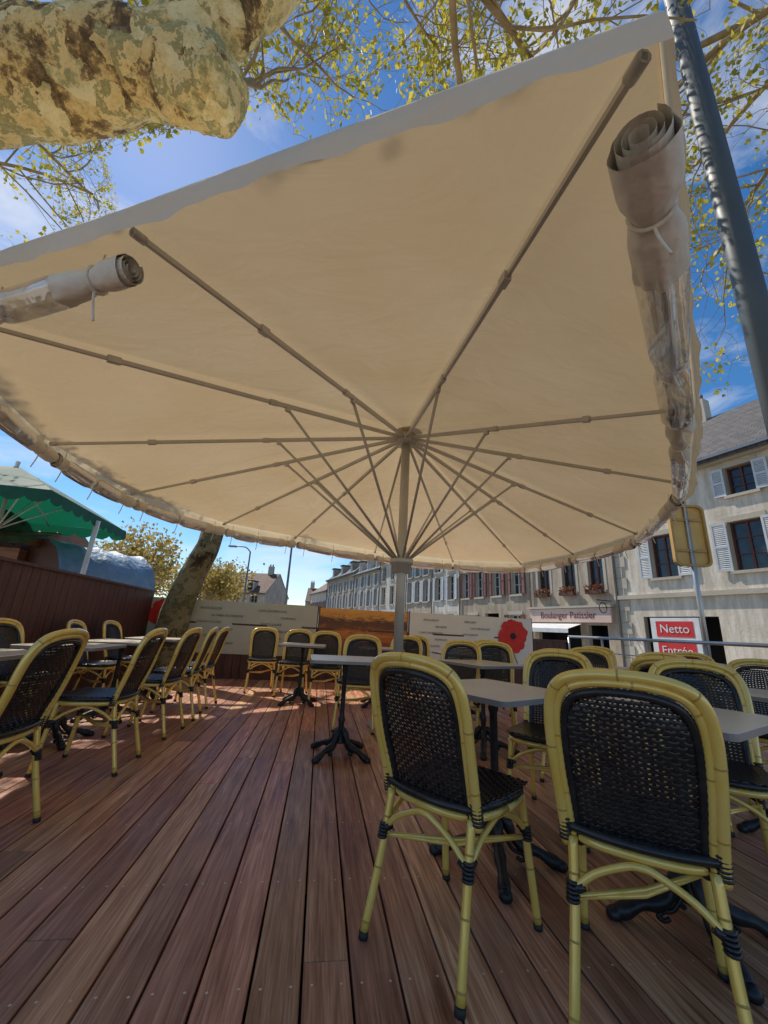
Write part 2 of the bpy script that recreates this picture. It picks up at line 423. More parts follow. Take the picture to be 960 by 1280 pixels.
    for a,b in(((-1,-1),(1,-1)),((1,-1),(1,1)),((1,1),(-1,1)),((-1,1),(-1,-1))):
        A=at(a,.30);B=at(b,.30); m=(A+B)/2
        path=cr([A,A+(m-A)*.35+Vector((0,0,.055)),A+(m-A)*.8+Vector((0,0,.094)),m+Vector((0,0,.10)),B+(m-B)*.8+Vector((0,0,.094)),B+(m-B)*.35+Vector((0,0,.055)),B],4)
        mb.tube(path,.0105,M['bamboo'],8)
        for q in(A,B):
            dd=((m-q).normalized()*.03+Vector((0,0,.018)))
            mb.tube([q,q+dd],.014,M['weave'],8)
    for k in((-1,-1),(1,1)):
        a=at(k,.285); b=at((-k[0],-k[1]),.285)
        mb.tube([a,(a+b)/2+Vector((0,0,-.015 if k==(-1,-1) else -.03)),b],.008,M['bamboo'],8)
    return mb
chair0=make_chair().obj('bistro_chair')
def place(o0,name,first,loc,cw):
    o=first if first else bpy.data.objects.new(name,o0.data)
    if not first: scene.collection.objects.link(o)
    o.location=(loc[0],loc[1],0); o.rotation_euler=(0,0,-math.radians(cw)); return o
chairs=[(.32,1.74,44),(.855,1.49,30),(1.06,2.64,216),(1.60,2.12,214),
 (-1.86,2.12,-97),(-1.93,3.12,-99),(-2.03,4.0,-93),(-2.12,4.65,-103),(-2.22,5.3,-96),
 (-3.02,3.75,84),(-3.2,4.9,78),(-3.32,5.7,86),(-2.9,2.55,82),
 (-1.22,6.35,178),(-1.76,6.6,164),(-.18,4.6,184),(-.70,5.95,170),(.35,5.5,192),
 (.80,4.35,207),(1.28,4.6,194),(1.95,4.0,218),(2.35,3.45,212),(1.55,3.35,42),(2.0,2.9,36),(2.75,3.0,220),
 (.62,6.4,178),(2.6,5.0,208),(3.2,4.3,217),(1.6,5.9,187)]
for i,(x,y,a) in enumerate(chairs): place(chair0,'bistro_chair',chair0 if i==0 else None,(x,y),a)

# ---------------------------------------------------------------- table
def make_table():
    mb=MB()
    w=.30;rc=.03
    def rs(w,z):
        out=[]
        for cx,cy,a0 in((w-rc,w-rc,0),(-w+rc,w-rc,90),(-w+rc,-w+rc,180),(w-rc,-w+rc,270)):
            for k in range(5):
                a=math.radians(a0+k*22.5); out.append((cx+rc*math.cos(a),cy+rc*math.sin(a),z))
        return out
    t=rs(w,.735);b=rs(w,.712)
    t2=rs(w-.004,.738)
    mb.quad(t2,M['tabletop'])
    n=len(t)
    for k in range(n):
        j=(k+1)%n
        mb.quad([t[k],t[j],t2[j],t2[k]],M['tabletop']); mb.quad([b[k],b[j],t[j],t[k]],M['tableedge'])
    mb.quad(b[::-1],M['tableedge'])
    for a in(45,135):
        mb.box((0,0,.70 if a==45 else .6995),(.42,.03,.022 if a==45 else .020),M['iron'],Matrix.Rotation(math.radians(a),3,'Z'))
    prof=[(.09,.045),(.10,.05),(.115,.03),(.14,.036),(.16,.026),(.19,.021),(.24,.024),(.26,.03),(.275,.024),(.30,.019),(.62,.019),(.64,.026),(.66,.022),(.69,.03)]
    mb.tube([(0,0,z) for z,_ in prof],[q for _,q in prof],M['iron'],14)
    for k in range(4):
        a=math.radians(45+k*90); c,s=math.cos(a),math.sin(a)
        pts=[(.02,.185),(.05,.16),(.075,.105),(.12,.072),(.18,.060),(.235,.034),(.275,.022)]
        P=cr([(c*q,s*q,z) for q,z in pts],4)
        rr=[.016+.008*math.sin(i/len(P)*math.pi*3)**2+.004 for i in range(len(P))]
        mb.tube(P,rr,M['iron'],8)
        P=cr([(c*q,s*q,z) for q,z in[(.04,.10),(.075,.055),(.11,.045),(.13,.03),(.11,.018),(.09,.028)]],4)
        mb.tube(P,.009,M['iron'],6)
        q=Vector((c*.282,s*.282,0)); 
        mb.tube([q+Vector((0,0,.038)),q+Vector((0,0,.028)),q+Vector((0,0,.010)),q],[.012,.026,.028,.02],M['iron'],10)
    return mb
table0=make_table().obj('bistro_table')
tables=[(-.26,3.66,10),(.60,2.20,36),(1.22,1.80,34),(-2.46,2.62,8),(-2.56,3.6,8),(-2.66,4.45,8),(-2.78,5.4,8),
 (-1.0,5.75,5),(1.75,3.55,36),(2.4,2.6,36),(1.0,4.0,30),(.05,5.9,5),(2.3,4.4,30),(1.1,5.5,10)]
for i,(x,y,a) in enumerate(tables): place(table0,'bistro_table',table0 if i==0 else None,(x,y),-a)

# ---------------------------------------------------------------- giant parasol
par=empty('parasol')
HUB=Vector((.24,4.75,3.40)); ZE=2.5
E=[('c',.635,.625),('d',2.0,2.30),('e',2.95,3.62),('f',3.75,5.65),('g',3.6,7.35),('h',3.1,8.75),('i',1.6,8.85),('n',-.15,8.25),
   ('j',-1.62,7.2),('k',-2.65,6.4),('l',-3.32,4.95),('m',-3.2,3.45),('a',-2.6,1.70),('b',-1.10,1.22)]
EV=[Vector((x,y,ZE)) for _,x,y in E]
NE=len(EV)
APEX=HUB+Vector((0,0,.12))
mb=MB()
nr=14; ns=10
for i in range(NE):
    A=EV[i];B=EV[(i+1)%NE]
    grid=[]
    for a in range(nr+1):
        s=a/nr; row=[]
        for b in range(ns+1):
            t=b/ns; e=A.lerp(B,t)
            q=(APEX).lerp(e+Vector((0,0,.045)),s)
            q.z-= .12*math.sin(math.pi*t)*s*(1-s)
            row.append(len(mb.v)); mb.v.append(tuple(q))
        grid.append(row)
    for a in range(nr):
        for b in range(ns):
            if a==0: mb.face((grid[0][0],grid[1][b],grid[1][b+1]),M['canvas'],True)
            else: mb.face((grid[a][b],grid[a+1][b],grid[a+1][b+1],grid[a][b+1]),M['canvas'],True)
mb.obj('canopy',par)
mb=MB()
for i in range(NE):
    A=EV[i];B=EV[(i+1)%NE]
    L=(B-A).length; n=60; prev=None
    ph=U(0,6)
    for b in range(n+1):
        t=b/n; q=A.lerp(B,t)+Vector((0,0,.047))
        rad=(q-HUB);rad.z=0;rad.normalize()
        q=q+rad*.012
        en=min(1,2.5*math.sin(math.pi*t))
        ring=[]
        for j,(o_,dz) in enumerate([(-.02,.004),(0,.0),(.012,-.03),(.016,-.07),(.018,-.11),(.018,-.150)]):
            k=max(0,(j-1)/4)
            wob=.009*math.sin(t*L*6+ph+j*.3)*k*en+.006*math.sin(t*L*17+ph*2+j*.5)*k*en+.003*math.sin(t*L*37+ph+j)*k*en
            ring.append(len(mb.v)); mb.v.append(tuple(q+rad*(o_+wob)+Vector((0,0,dz+.006*math.sin(t*L*5+ph)*k*en+.003*math.sin(t*L*14)*k*en))))
        if prev:
            for j in range(5): mb.face((prev[j],prev[j+1],ring[j+1],ring[j]),M['valance'],True)
        prev=ring
mb.obj('valance',par)
mb=MB()
for i in range(NE):
    h0=HUB+ (EV[i]-HUB).normalized()*.10
    e=EV[i]+Vector((0,0,-.012)); e=e+(HUB-e)*.012
    def P_(s): return h0.lerp(e,s)
    mb.tube([P_(0),P_(.47)],.027,M['alu'],4,sx=.75,sy=1.0)
    mb.tube([P_(.47),P_(.78)],.022,M['alu'],4,sx=.75,sy=1.0)
    mb.tube([P_(.78),P_(1)],.017,M['alu'],4,sx=.75,sy=1.0)
    for s in(.45,.76): mb.tube([P_(s),P_(s+.02)],.032,M['alu'],4,sx=.85,sy=1.0)
    mb.tube([P_(.985),P_(1.0)],.021,M['alu'],8)
    c=Vector((HUB.x,HUB.y,1.78)); d=(EV[i]-HUB);d.z=0;d.normalize()
    mb.tube([c+d*.085+Vector((0,0,.02)),P_(.42)+Vector((0,0,-.03))],.0145,M['alu'],6)
    q=P_(.42); mb.box(q+Vector((0,0,-.02)),(.05,.03,.07),M['alu'],Matrix.Rotation(math.atan2(d.y,d.x),3,'Z'))
mb.obj('ribs_and_struts',par)
mb=MB()
def lathe(prof,mat,n=20): mb.tube([(HUB.x,HUB.y,z) for z,_ in prof],[q for _,q in prof],mat,n)
lathe([(0,.055),(3.46,.055)],M['alu'])
lathe([(1.64,.06),(1.641,.115),(1.74,.12),(1.741,.14),(1.80,.14),(1.801,.08)],M['alu'])
lathe([(3.30,.06),(3.301,.13),(3.44,.13),(3.441,.05)],M['alu'])
lathe([(0,.30),(.02,.30),(.021,.09),(.35,.085),(.351,.055)],M['alu'])
lathe([(3.50,.16),(3.56,.14),(3.62,.05),(3.66,.02)],M['valance'])
mb.obj('mast',par)

def roll(name,A,B,r,mats,inset=.10,drop=.13,seed=0,sag=.03,big=False):
    rg=random.Random(seed); mb=MB()
    def ins(q): 
        d=(Vector((HUB.x,HUB.y,q.z))-q).normalized(); return q+d*inset-Vector((0,0,drop))
    A=ins(A);B=ins(B); n=60; npol=40 if big else 24
    tdir=(B-A).normalized(); X=tdir.cross(Vector((0,0,1))).normalized(); Y=X.cross(tdir)
    L=(B-A).length; rings=[]
    ties=[.14,.56,.9]
    ph=[rg.uniform(0,6) for _ in range(6)]
    for i in range(n+1):
        t=.03+.94*i/n; c=A.lerp(B,t)-Vector((0,0,sag*math.sin(math.pi*t)))
        pin=1-.32*sum(math.exp(-((t-k)*L/.05)**2) for k in ties)
        ring=[]
        pv=1 if (.24<t<.92) else .3
        for k in range(npol):
            a=2*math.pi*k/npol
            rr=r*pin*(1+.08*math.sin(2*a+ph[0]+t*L*2.5)+.05*math.sin(3*a+ph[1]-t*L*4)+pv*(.07*math.sin(5*a+ph[2]+t*L*1.1)+.06*math.sin(9*a-t*L*.8+ph[3])+.035*math.sin(7*a+t*L*2+ph[4])))
            ring.append(len(mb.v)); mb.v.append(tuple(c+X*math.cos(a)*rr+Y*math.sin(a)*rr*1.15))
        rings.append(ring)
    for i in range(n):
        t=i/n; m=mats[0] if (t<.24 or t>.93) else mats[1]
        for k in range(npol): mb.face((rings[i][k],rings[i][(k+1)%npol],rings[i+1][(k+1)%npol],rings[i+1][k]),m,True)
    for t,sgn in((.03,-1),(.97,1)):
        c=A.lerp(B,t); path=[]
        for k in range(60):
            a=k/60*2*math.pi*3.2; rr=r*(.25+.72*k/60); path.append(c+X*math.cos(a)*rr+Y*math.sin(a)*rr*1.12)
        for k in range(59):
            q0,q1=path[k],path[k+1]
            mb.quad([q0+tdir*sgn*.02,q1+tdir*sgn*.02,q1-tdir*sgn*.12,q0-tdir*sgn*.12],mats[0],True)
    if big:
        mb.tube([A.lerp(B,.1)-Vector((0,0,sag*.3)),A.lerp(B,.5)-Vector((0,0,sag)),A.lerp(B,.93)-Vector((0,0,sag*.2))],r*.5,M['pvc2'],10)
        prev=None
        for i in range(61):
            t=.24+.70*i/60; c=A.lerp(B,t)-Vector((0,0,sag*math.sin(math.pi*t)))
            ring=[]
            for j in range(9):
                h=j/8; w_=.045*math.sin(t*L*3+h*3)+.03*math.sin(t*L*8+h*5)+.01*math.sin(t*L*21+h*4)
                ring.append(len(mb.v)); mb.v.append(tuple(c-Y*(r*.7+h*(.19+.05*math.sin(t*L*2.4+1)))+X*w_*h))
            if prev:
                for j in range(8): mb.face((prev[j],prev[j+1],ring[j+1],ring[j]),M['pvc'],True)
            prev=ring
    for k in ties:
        c=A.lerp(B,k)-Vector((0,0,sag*math.sin(math.pi*k)))
        mb.tube([c+X*math.cos(a)*r*.80+Y*math.sin(a)*r*.92 for a in [j*2*math.pi/16 for j in range(17)]],.008,M['rollcanvas'],6)
        mb.tube(cr([c-Y*r*.9,c-Y*(r+.05)+X*.01,c-Y*(r+.12)+X*.03],4),[.005]*9,M['rollcanvas'],5)
        mb.tube([c+Y*r*.8,c+Y*(drop+.01)],.004,M['rollcanvas'],5)
    return mb.obj(name,par)
for i in range(NE):
    if i==NE-1: continue   # open side facing the viewer
    A=EV[i];B=EV[(i+1)%NE]
    if i==NE-2: A,B=B,A
    rr=.080 if i==0 else .060
    big=i in(0,NE-2)
    roll('curtain_roll',A,B,rr,(M['rollcanvas'],M['pvc'] if big else M['pvc2']),inset=.10,drop=.15 if i==0 else .13,seed=i+3,big=(i==0))

# ---------------------------------------------------------------- tall dark pole
mb=MB(); mb.tube([(2.9,2.6,-.2),(2.9,2.6,9)],[.1,.095],M['darkpole'],32); mb.tube([(2.9,2.6,-.2),(2.9,2.6,.5)],[.15,.14],M['darkpole'],24)
mb.tube(cr([(2.9,2.6,8.8),(2.9,2.6,9.5),(3.2,2.9,9.9),(3.9,3.6,10)],5),.06,M['darkpole'],10)
mb.obj('lamp_post')

# ---------------------------------------------------------------- fences and banners
def fence(name,A,B,h,mat,w=.14,back=-1):
    mb=MB(); A=Vector(A);B=Vector(B); d=(B-A); L=d.length; a=math.atan2(d.y,d.x); Rm=Matrix.Rotation(a,3,'Z'); n=int(L/w)
    for i in range(n):
        c=A+d*((i+.5)/n); mb.box((c.x,c.y,h/2-.05+U(-.003,.003)),(L/n-.008,.022,h+.1),mat,Rm)
    c=(A+B)/2
    off=Rm@Vector((0,.05,0)); mb.box((c.x+off.x,c.y+off.y,h/2-.07),(L,.02,h+.02),M['joist_backing'],Rm)  # dark sheet added behind the boards to block light through the gaps
    mb.box((c.x,c.y,h+.017),(L+.04,.07,.03),mat,Rm)
    return mb.obj(name)
fence('wooden_fence',(-2.95,.6),(-4.12,7.5),1.42,M['darkwood'])
FA=Vector((-4.12,7.5,0));FB=Vector((3.85,8.55,0))
fence('wooden_fence',(FA.x,FA.y),(FB.x,FB.y),.92,M['darkwood'])
fa=math.atan2(FB.y-FA.y,FB.x-FA.x)
fence_dir=(FB-FA).normalized(); fn=Vector((fence_dir.y,-fence_dir.x,0))
def banner(name,s0,s1,z0,z1,mat):
    mb=MB(); n=24
    L=s1-s0
    ids=[]
    for i in range(n+1):
        s=s0+L*i/n; row=[]
        for j in range(5):
            z=z0+(z1-z0)*j/4; o_=.035+.006*math.sin(s*5+j)*math.sin(math.pi*j/4)
            row.append(len(mb.v)); mb.v.append(tuple(FA+fence_dir*s+fn*o_+Vector((0,0,z))))
        ids.append(row)
    for i in range(n):
        for j in range(4): mb.face((ids[i][j],ids[i+1][j],ids[i+1][j+1],ids[i][j+1]),mat,True)
    for s in(s0,s1):
        q=FA+fence_dir*s; mb.box((q.x,q.y,z1/2),(.04,.04,z1+.03),M['darkwood'])
    return mb.obj(name)
M['ban1']=simple('banner_green_grey',(.50,.49,.38),(.56,.55,.43),rough=.6)
M['ban3']=simple('banner_white',(.80,.77,.68),(.84,.82,.74),rough=.6)
M['ink']=simple('banner_ink',(.12,.12,.12),rough=.6)
m,nt_,b_=newmat('banner_vineyard'); tc_=N(nt_,'ShaderNodeTexCoord'); 
sx_=N(nt_,'ShaderNodeSeparateXYZ'); nt_.links.new(tc_.outputs['Object'],sx_.inputs[0])
mp_=N(nt_,'ShaderNodeMapping'); mp_.inputs['Scale'].default_value=(2.5,2.5,7)
nt_.links.new(tc_.outputs['Object'],mp_.inputs[0]); n_=N(nt_,'ShaderNodeTexNoise'); n_.inputs['Scale'].default_value=2.2; n_.inputs['Detail'].default_value=7; n_.inputs['Roughness'].default_value=.7
nt_.links.new(mp_.outputs[0],n_.inputs['Vector'])
mr_=N(nt_,'ShaderNodeMapRange'); mr_.inputs[1].default_value=.42; mr_.inputs[2].default_value=1.32; nt_.links.new(sx_.outputs[2],mr_.inputs[0])
ms_=N(nt_,'ShaderNodeMath',operation='MULTIPLY'); ms_.inputs[1].default_value=.72; nt_.links.new(mr_.outputs[0],ms_.inputs[0])
ma_=N(nt_,'ShaderNodeMath',operation='MULTIPLY_ADD'); ma_.inputs[1].default_value=.42; nt_.links.new(n_.outputs['Fac'],ma_.inputs[0]); nt_.links.new(ms_.outputs[0],ma_.inputs[2])
r_=ramp(nt_,[(.15,(.05,.02,.008)),(.42,(.30,.08,.02)),(.56,(.66,.22,.03)),(.66,(.20,.07,.02)),(.76,(.12,.05,.02)),(.82,(.74,.32,.06)),(1.0,(.88,.45,.10))]); nt_.links.new(ma_.outputs[0],r_.inputs[0]); nt_.links.new(r_.outputs[0],b_.inputs['Base Color'])
M['ban2']=m
M['poppy']=simple('poppy_red',(.62,.015,.01),(.75,.04,.02),rough=.6,scale=9)
M['poppyc']=simple('poppy_centre',(.02,.01,.01),rough=.6)
bA=banner('advertising_banner',-.02,2.98,.42,1.34,M['ban1'])
bB=banner('advertising_banner',3.03,4.72,.42,1.32,M['ban2'])
bC=banner('advertising_banner',4.77,7.3,.45,1.33,M['ban3'])
words=['NUITS CLAUDE','CAVE COOPERATIVE','RESTAURANT','MERCUREY','LA TABLE DU MARCHE','POMMARD','BRASSERIE','COTE DE BEAUNE','VOLNAY 1er CRU']
def btext(parent,s,z,body,size):
    q=FA+fence_dir*s+fn*.05+Vector((0,0,z)); text('print',body,size,M['ink'],parent,q,(math.pi/2,0,fa),.001)
k=0
for row,z in enumerate((1.2,1.08,.96,.84,.72,.6)):
    for s in(1.15,2.25):
        btext(bA,s+(.2 if row%2 else -.1),z,words[k%9],.055); k+=1
    for s in(5.2,6.0): btext(bC,s+(.2 if row%2 else 0),z,words[k%9],.05); k+=1
def poppy(parent,s,z,r):
    mb=MB()
    for k,(a,o_) in enumerate(((20,.046),(110,.049),(200,.052),(290,.055),(65,.058))):
        a=math.radians(a); pts=[]
        cx,cz=math.cos(a)*r*.42,math.sin(a)*r*.42
        for j in range(22):
            t=2*math.pi*j/22; q=r*.62*(1+.08*math.sin(5*t+k)+.05*math.sin(9*t))
            pts.append(FA+fence_dir*(s+cx+q*math.cos(t))+fn*o_+Vector((0,0,z+cz+q*math.sin(t))))
        mb.quad(pts,M['poppy'])
    pts=[FA+fence_dir*(s+r*.2*math.cos(t))+fn*.062+Vector((0,0,z+r*.2*math.sin(t))) for t in [j*math.pi/6 for j in range(12)]]
    mb.quad(pts,M['poppyc'])
    mb.tube([FA+fence_dir*s+fn*.044+Vector((0,0,z-r)),FA+fence_dir*(s+.08)+fn*.044+Vector((0,0,z-r-.2))],.006,M['poppyc'],5)
    mb.obj('poppy_print',parent)
poppy(bC,6.88,.98,.31); poppy(bA,.22,1.06,.24)

mb=MB(); RA=Vector((3.9,8.5,0));RB=Vector((5.0,.5,0)); n=8
for i in range(n+1):
    q=RA.lerp(RB,i/n); mb.tube([q,q+Vector((0,0,1.02))],.02,M['steel'],10)
for z,r_ in((1.03,.024),(.78,.008),(.55,.008),(.32,.008),(.1,.008)): mb.tube([RA+Vector((0,0,z)),RB+Vector((0,0,z))],r_,M['steel'],10)
mb.obj('metal_railing')

M['signback']=simple('sign_back_ochre',(.66,.38,.09),(.76,.48,.14),rough=.5,scale=5)
M['signframe']=simple('sign_frame_ochre',(.46,.27,.07),(.52,.32,.09),rough=.5,scale=5)
sg=empty('traffic_sign',(4.85,6.1,-.2),math.radians(-2))
mb=MB(); mb.tube([(0,0,0),(0,0,3.45)],.034,M['steel'],12); mb.obj('post',sg)
mb=MB()
def rsq(w,h,rc,y,z0):
    out=[]
    for cx,cz,a0 in((w-rc,h-rc,0),(-w+rc,h-rc,90),(-w+rc,-h+rc,180),(w-rc,-h+rc,270)):
        for k in range(5):
            a=math.radians(a0+k*22.5); out.append((cx+rc*math.cos(a),y,z0+cz+rc*math.sin(a)))
    return out
ZS=2.86
b=rsq(.28,.50,.1,.065,ZS);b0=rsq(.28,.50,.1,.05,ZS);a2=rsq(.28,.50,.1,.0,ZS);a3=rsq(.245,.465,.08,.0,ZS);a4=rsq(.245,.465,.08,.045,ZS)
n=len(b)
mb.quad(b,M['signback'])
for k in range(n):
    j=(k+1)%n; mb.quad([b[k],b[j],a2[j],a2[k]],M['signframe']); mb.quad([a2[k],a2[j],a3[j],a3[k]],M['signframe']); mb.quad([a3[k],a3[j],a4[j],a4[k]],M['signframe'])
mb.quad(a4,M['signback'])
for z in(ZS-.25,ZS+.25):
    mb.box((0,.03,z),(.46,.03,.04),M['signframe']); mb.tube([(.04*math.cos(a),.01+.04*math.sin(a),z) for a in [j*math.pi/6 for j in range(13)]],.008,M['steel'],6)
mb.obj('plate',sg); sg.children[-1].location=(0,.035,0)

# ---------------------------------------------------------------- houses
def limecol(name,c1,c2): return simple(name,c1,c2,rough=.85,scale=.9,bump=.35,bscale=12,bdist=.02)
M['slate']=simple('slate_roof',(.035,.033,.034),(.075,.068,.062),rough=.7,scale=9,vs=(3,1,1))
M['tile']=simple('clay_tile_roof',(.10,.055,.035),(.17,.09,.06),rough=.8,scale=9)
for key in('slate','tile'):
    nt_=M[key].node_tree; b_=nt_.nodes['Principled BSDF']
    tc_=N(nt_,'ShaderNodeTexCoord'); br=N(nt_,'ShaderNodeTexBrick'); br.inputs['Scale'].default_value=1; br.inputs['Brick Width'].default_value=.28; br.inputs['Row Height'].default_value=.16; br.inputs['Mortar Size'].default_value=.012
    br.inputs['Color1'].default_value=(.06,.055,.055,1) if key=='slate' else (.15,.08,.05,1); br.inputs['Color2'].default_value=(.11,.095,.085,1) if key=='slate' else (.24,.13,.085,1); br.inputs['Mortar'].default_value=(.015,.013,.012,1)
    nt_.links.new(tc_.outputs['Object'],br.inputs['Vector']); nt_.links.new(br.outputs['Color'],b_.inputs['Base Color'])
M['glass']=simple('window_glass',(.02,.025,.03),(.04,.05,.06),rough=.08)
M['wframe']=simple('window_frame_white',(.62,.62,.60),rough=.6)
M['bframe']=simple('window_frame_brown',(.12,.035,.02),rough=.6)
M['shutw']=simple('shutter_grey_white',(.52,.55,.56),(.60,.62,.62),rough=.6)
M['shutb']=simple('shutter_brown_red',(.13,.035,.028),(.17,.05,.04),rough=.6)
M['stone']=limecol('dressed_stone',(.42,.37,.29),(.50,.45,.36))
M['gutter']=simple('zinc_gutter',(.22,.23,.24),rough=.4,metal=.6)
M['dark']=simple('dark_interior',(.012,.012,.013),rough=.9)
def house(t0,t1,eave,wallm,roofm,rows,shut,frame,pitch=3.0,openings_extra=(),depth=8.0,origin=None,rz=None,zb=-.2,dormers=0,chim=1,swf=.95):
    if origin is None: origin=fp(t0,0,0); rz=FD
    e=empty('town_house',origin,rz); L=t1-t0
    ops=[]
    for (z0,z1,cs,w_) in rows:
        for c in cs: ops.append((c-w_/2,c+w_/2,z0,z1,True))
    for o_ in openings_extra: ops.append((*o_,False))
    xs=sorted({0,L,*[o_[0] for o_ in ops],*[o_[1] for o_ in ops]}); zs=sorted({zb,eave,*[o_[2] for o_ in ops],*[o_[3] for o_ in ops]})
    mb=MB()
    for i in range(len(xs)-1):
        for j in range(len(zs)-1):
            cx=(xs[i]+xs[i+1])/2; cz=(zs[j]+zs[j+1])/2
            if any(o_[0]<cx<o_[1] and o_[2]<cz<o_[3] for o_ in ops): continue
            mb.quad([(xs[i],0,zs[j]),(xs[i],0,zs[j+1]),(xs[i+1],0,zs[j+1]),(xs[i+1],0,zs[j])],wallm)
    D=.22
    for (a,b,c,d,_) in ops:
        mb.quad([(a,0,c),(a,-D,c),(a,-D,d),(a,0,d)],M['stone']); mb.quad([(b,0,c),(b,0,d),(b,-D,d),(b,-D,c)],M['stone'])
        mb.quad([(a,0,d),(a,-D,d),(b,-D,d),(b,0,d)],M['stone']); mb.quad([(a,0,c),(b,0,c),(b,-D,c),(a,-D,c)],M['stone'])
    mb.quad([(0,0,zb),(0,0,eave),(0,-depth,eave),(0,-depth,zb)],wallm); mb.quad([(L,0,zb),(L,-depth,zb),(L,-depth,eave),(L,0,eave)],wallm)
    mb.quad([(0,-depth,zb),(0,-depth,eave),(L,-depth,eave),(L,-depth,zb)],wallm)
    for X_ in(0,L): mb.quad([(X_,0,eave),(X_,-depth/2,eave+pitch),(X_,-depth,eave)],wallm)
    mb.obj('walls',e)
    mb=MB(); ov=.35; sl_=pitch/(depth/2)
    for sgn in(0,1):
        y0=ov if sgn==0 else -depth-ov; z0=eave-ov*sl_
        a=[(-.05,y0,z0+.02),(L+.05,y0,z0+.02),(L+.05,-depth/2,eave+pitch+.02),(-.05,-depth/2,eave+pitch+.02)]
        if sgn: a=a[::-1]
        mb.quad(a,roofm); mb.quad([(x_,y_,z_+.10) for x_,y_,z_ in a],roofm)
        mb.quad([a[0],a[1],(a[1][0],a[1][1],a[1][2]+.1),(a[0][0],a[0][1],a[0][2]+.1)],roofm)
        for q0,q1 in((a[1],a[2]),(a[3],a[0])): mb.quad([q0,q1,(q1[0],q1[1],q1[2]+.1),(q0[0],q0[1],q0[2]+.1)],roofm)
    mb.obj('roof',e)
    mb=MB()
    for (a,b,c,d,win) in ops:
        y=-D
        if win:
            mb.quad([(a,y,c),(b,y,c),(b,y,d),(a,y,d)][::-1],M['glass'])
            w_=b-a;h_=d-c;fw_=.06
            for cx in(a+fw_/2,b-fw_/2,(a+b)/2): mb.box((cx,y+.025,(c+d)/2),(fw_,.05,h_),frame)
            for cz in(c+fw_/2,d-fw_/2): mb.box(((a+b)/2,y+.028,cz),(w_-2*fw_,.05,fw_),frame)
            for kz in(1/3,2/3): mb.box(((a+b)/2,y+.02,c+h_*kz),(w_-2*fw_,.03,.03),frame)
            mb.box(((a+b)/2,.03,c-.05),(w_+.2,.14,.1),M['stone'])
            for cx in(a-.07,b+.07): mb.box((cx,.008,(c+d)/2),(.14,.02,h_),M['stone'])
            mb.box(((a+b)/2,.010,d+.09),(w_+.28,.024,.18),M['stone'])
            if shut:
                sw=w_/2*swf
                for sgn,cx in((-1,a-sw/2-.02),(1,b+sw/2+.02)):
                    tilt=U(-.05,.12)*sgn
                    Rm=Matrix.Rotation(tilt,3,'Z')
                    base=Vector((cx,.075,(c+d)/2))
                    for ox in(-sw/2+.03,sw/2-.03): mb.box(base+Rm@Vector((ox,0,0)),(.06,.04,h_),shut,Rm)
                    for oz in(-h_/2+.04,0,h_/2-.04): mb.box(base+Vector((0,0,oz)),(sw-.12,.038,.08),shut,Rm)
                    nl=int(h_/.07)
                    for q in range(nl):
                        oz=-h_/2+.08+(h_-.16)*(q+.5)/nl
                        mb.box(base+Vector((0,-.004,oz)),(sw-.12,.012,.055),shut,Rm@Matrix.Rotation(.5,3,'X'))
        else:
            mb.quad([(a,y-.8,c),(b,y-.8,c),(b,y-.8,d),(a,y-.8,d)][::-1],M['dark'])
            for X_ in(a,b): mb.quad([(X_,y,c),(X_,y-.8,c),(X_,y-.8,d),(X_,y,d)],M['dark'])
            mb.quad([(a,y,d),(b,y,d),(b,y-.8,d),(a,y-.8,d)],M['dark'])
    mb.box((L/2,.38,eave-.12),(L,.12,.10),M['gutter'])
    mb.tube([(L-.12,.09,zb),(L-.12,.09,eave-.3),(L-.12,.36,eave-.14)],.045,M['gutter'],8)
    mb.box((L/2,.12,eave-.26),(L-.01,.24,.12),M['stone'])
    for k in range(chim):
        cx=L*(.15+.7*k/max(1,chim-1)) if chim>1 else L*.9
        mb.box((cx,-depth/2,eave+pitch+.4),(.7,.5,1.4),M['stone'])
        for q in(-.18,.18): mb.tube([(cx+q,-depth/2,eave+pitch+1.1),(cx+q,-depth/2,eave+pitch+1.4)],.09,M['tile'],8)
    for k in range(dormers):
        cx=L*(k+.5)/dormers; zc=eave+.7
        mb.box((cx,-.75,zc),(.9,1.2,1.3),wallm); mb.box((cx,-.14,zc+.05),(.6,.03,.9),M['glass']); mb.box((cx,-.7,zc+.75),(1.1,1.4,.14),roofm)
    mb.obj('windows_and_trim',e)
    return e
def weathered(m):   # streaky damp stains running down old plaster
    nt_=m.node_tree; b_=nt_.nodes['Principled BSDF']; src=b_.inputs['Base Color'].links[0].from_socket
    tc_=N(nt_,'ShaderNodeTexCoord'); mp_=N(nt_,'ShaderNodeMapping'); mp_.inputs['Scale'].default_value=(2.2,2.2,.35); nt_.links.new(tc_.outputs['Object'],mp_.inputs[0])
    n_=N(nt_,'ShaderNodeTexNoise'); n_.inputs['Scale'].default_value=1.5; n_.inputs['Detail'].default_value=6; n_.inputs['Roughness'].default_value=.7; nt_.links.new(mp_.outputs[0],n_.inputs['Vector'])
    r_=ramp(nt_,[(.42,(.62,.58,.52)),(.60,(1,1,1))]); nt_.links.new(n_.outputs['Fac'],r_.inputs[0])
    x_=N(nt_,'ShaderNodeMix',data_type='RGBA',blend_type='MULTIPLY'); x_.inputs[0].default_value=.75; nt_.links.new(src,x_.inputs[6]); nt_.links.new(r_.outputs[0],x_.inputs[7]); nt_.links.new(x_.outputs[2],b_.inputs['Base Color'])
    return m
W1=weathered(limecol('limewash_cream',(.64,.57,.46),(.78,.71,.60)))
W2=weathered(limecol('limewash_beige',(.42,.34,.25),(.53,.45,.35)))
W3=weathered(limecol('stone_rubble',(.34,.28,.21),(.50,.42,.32)))
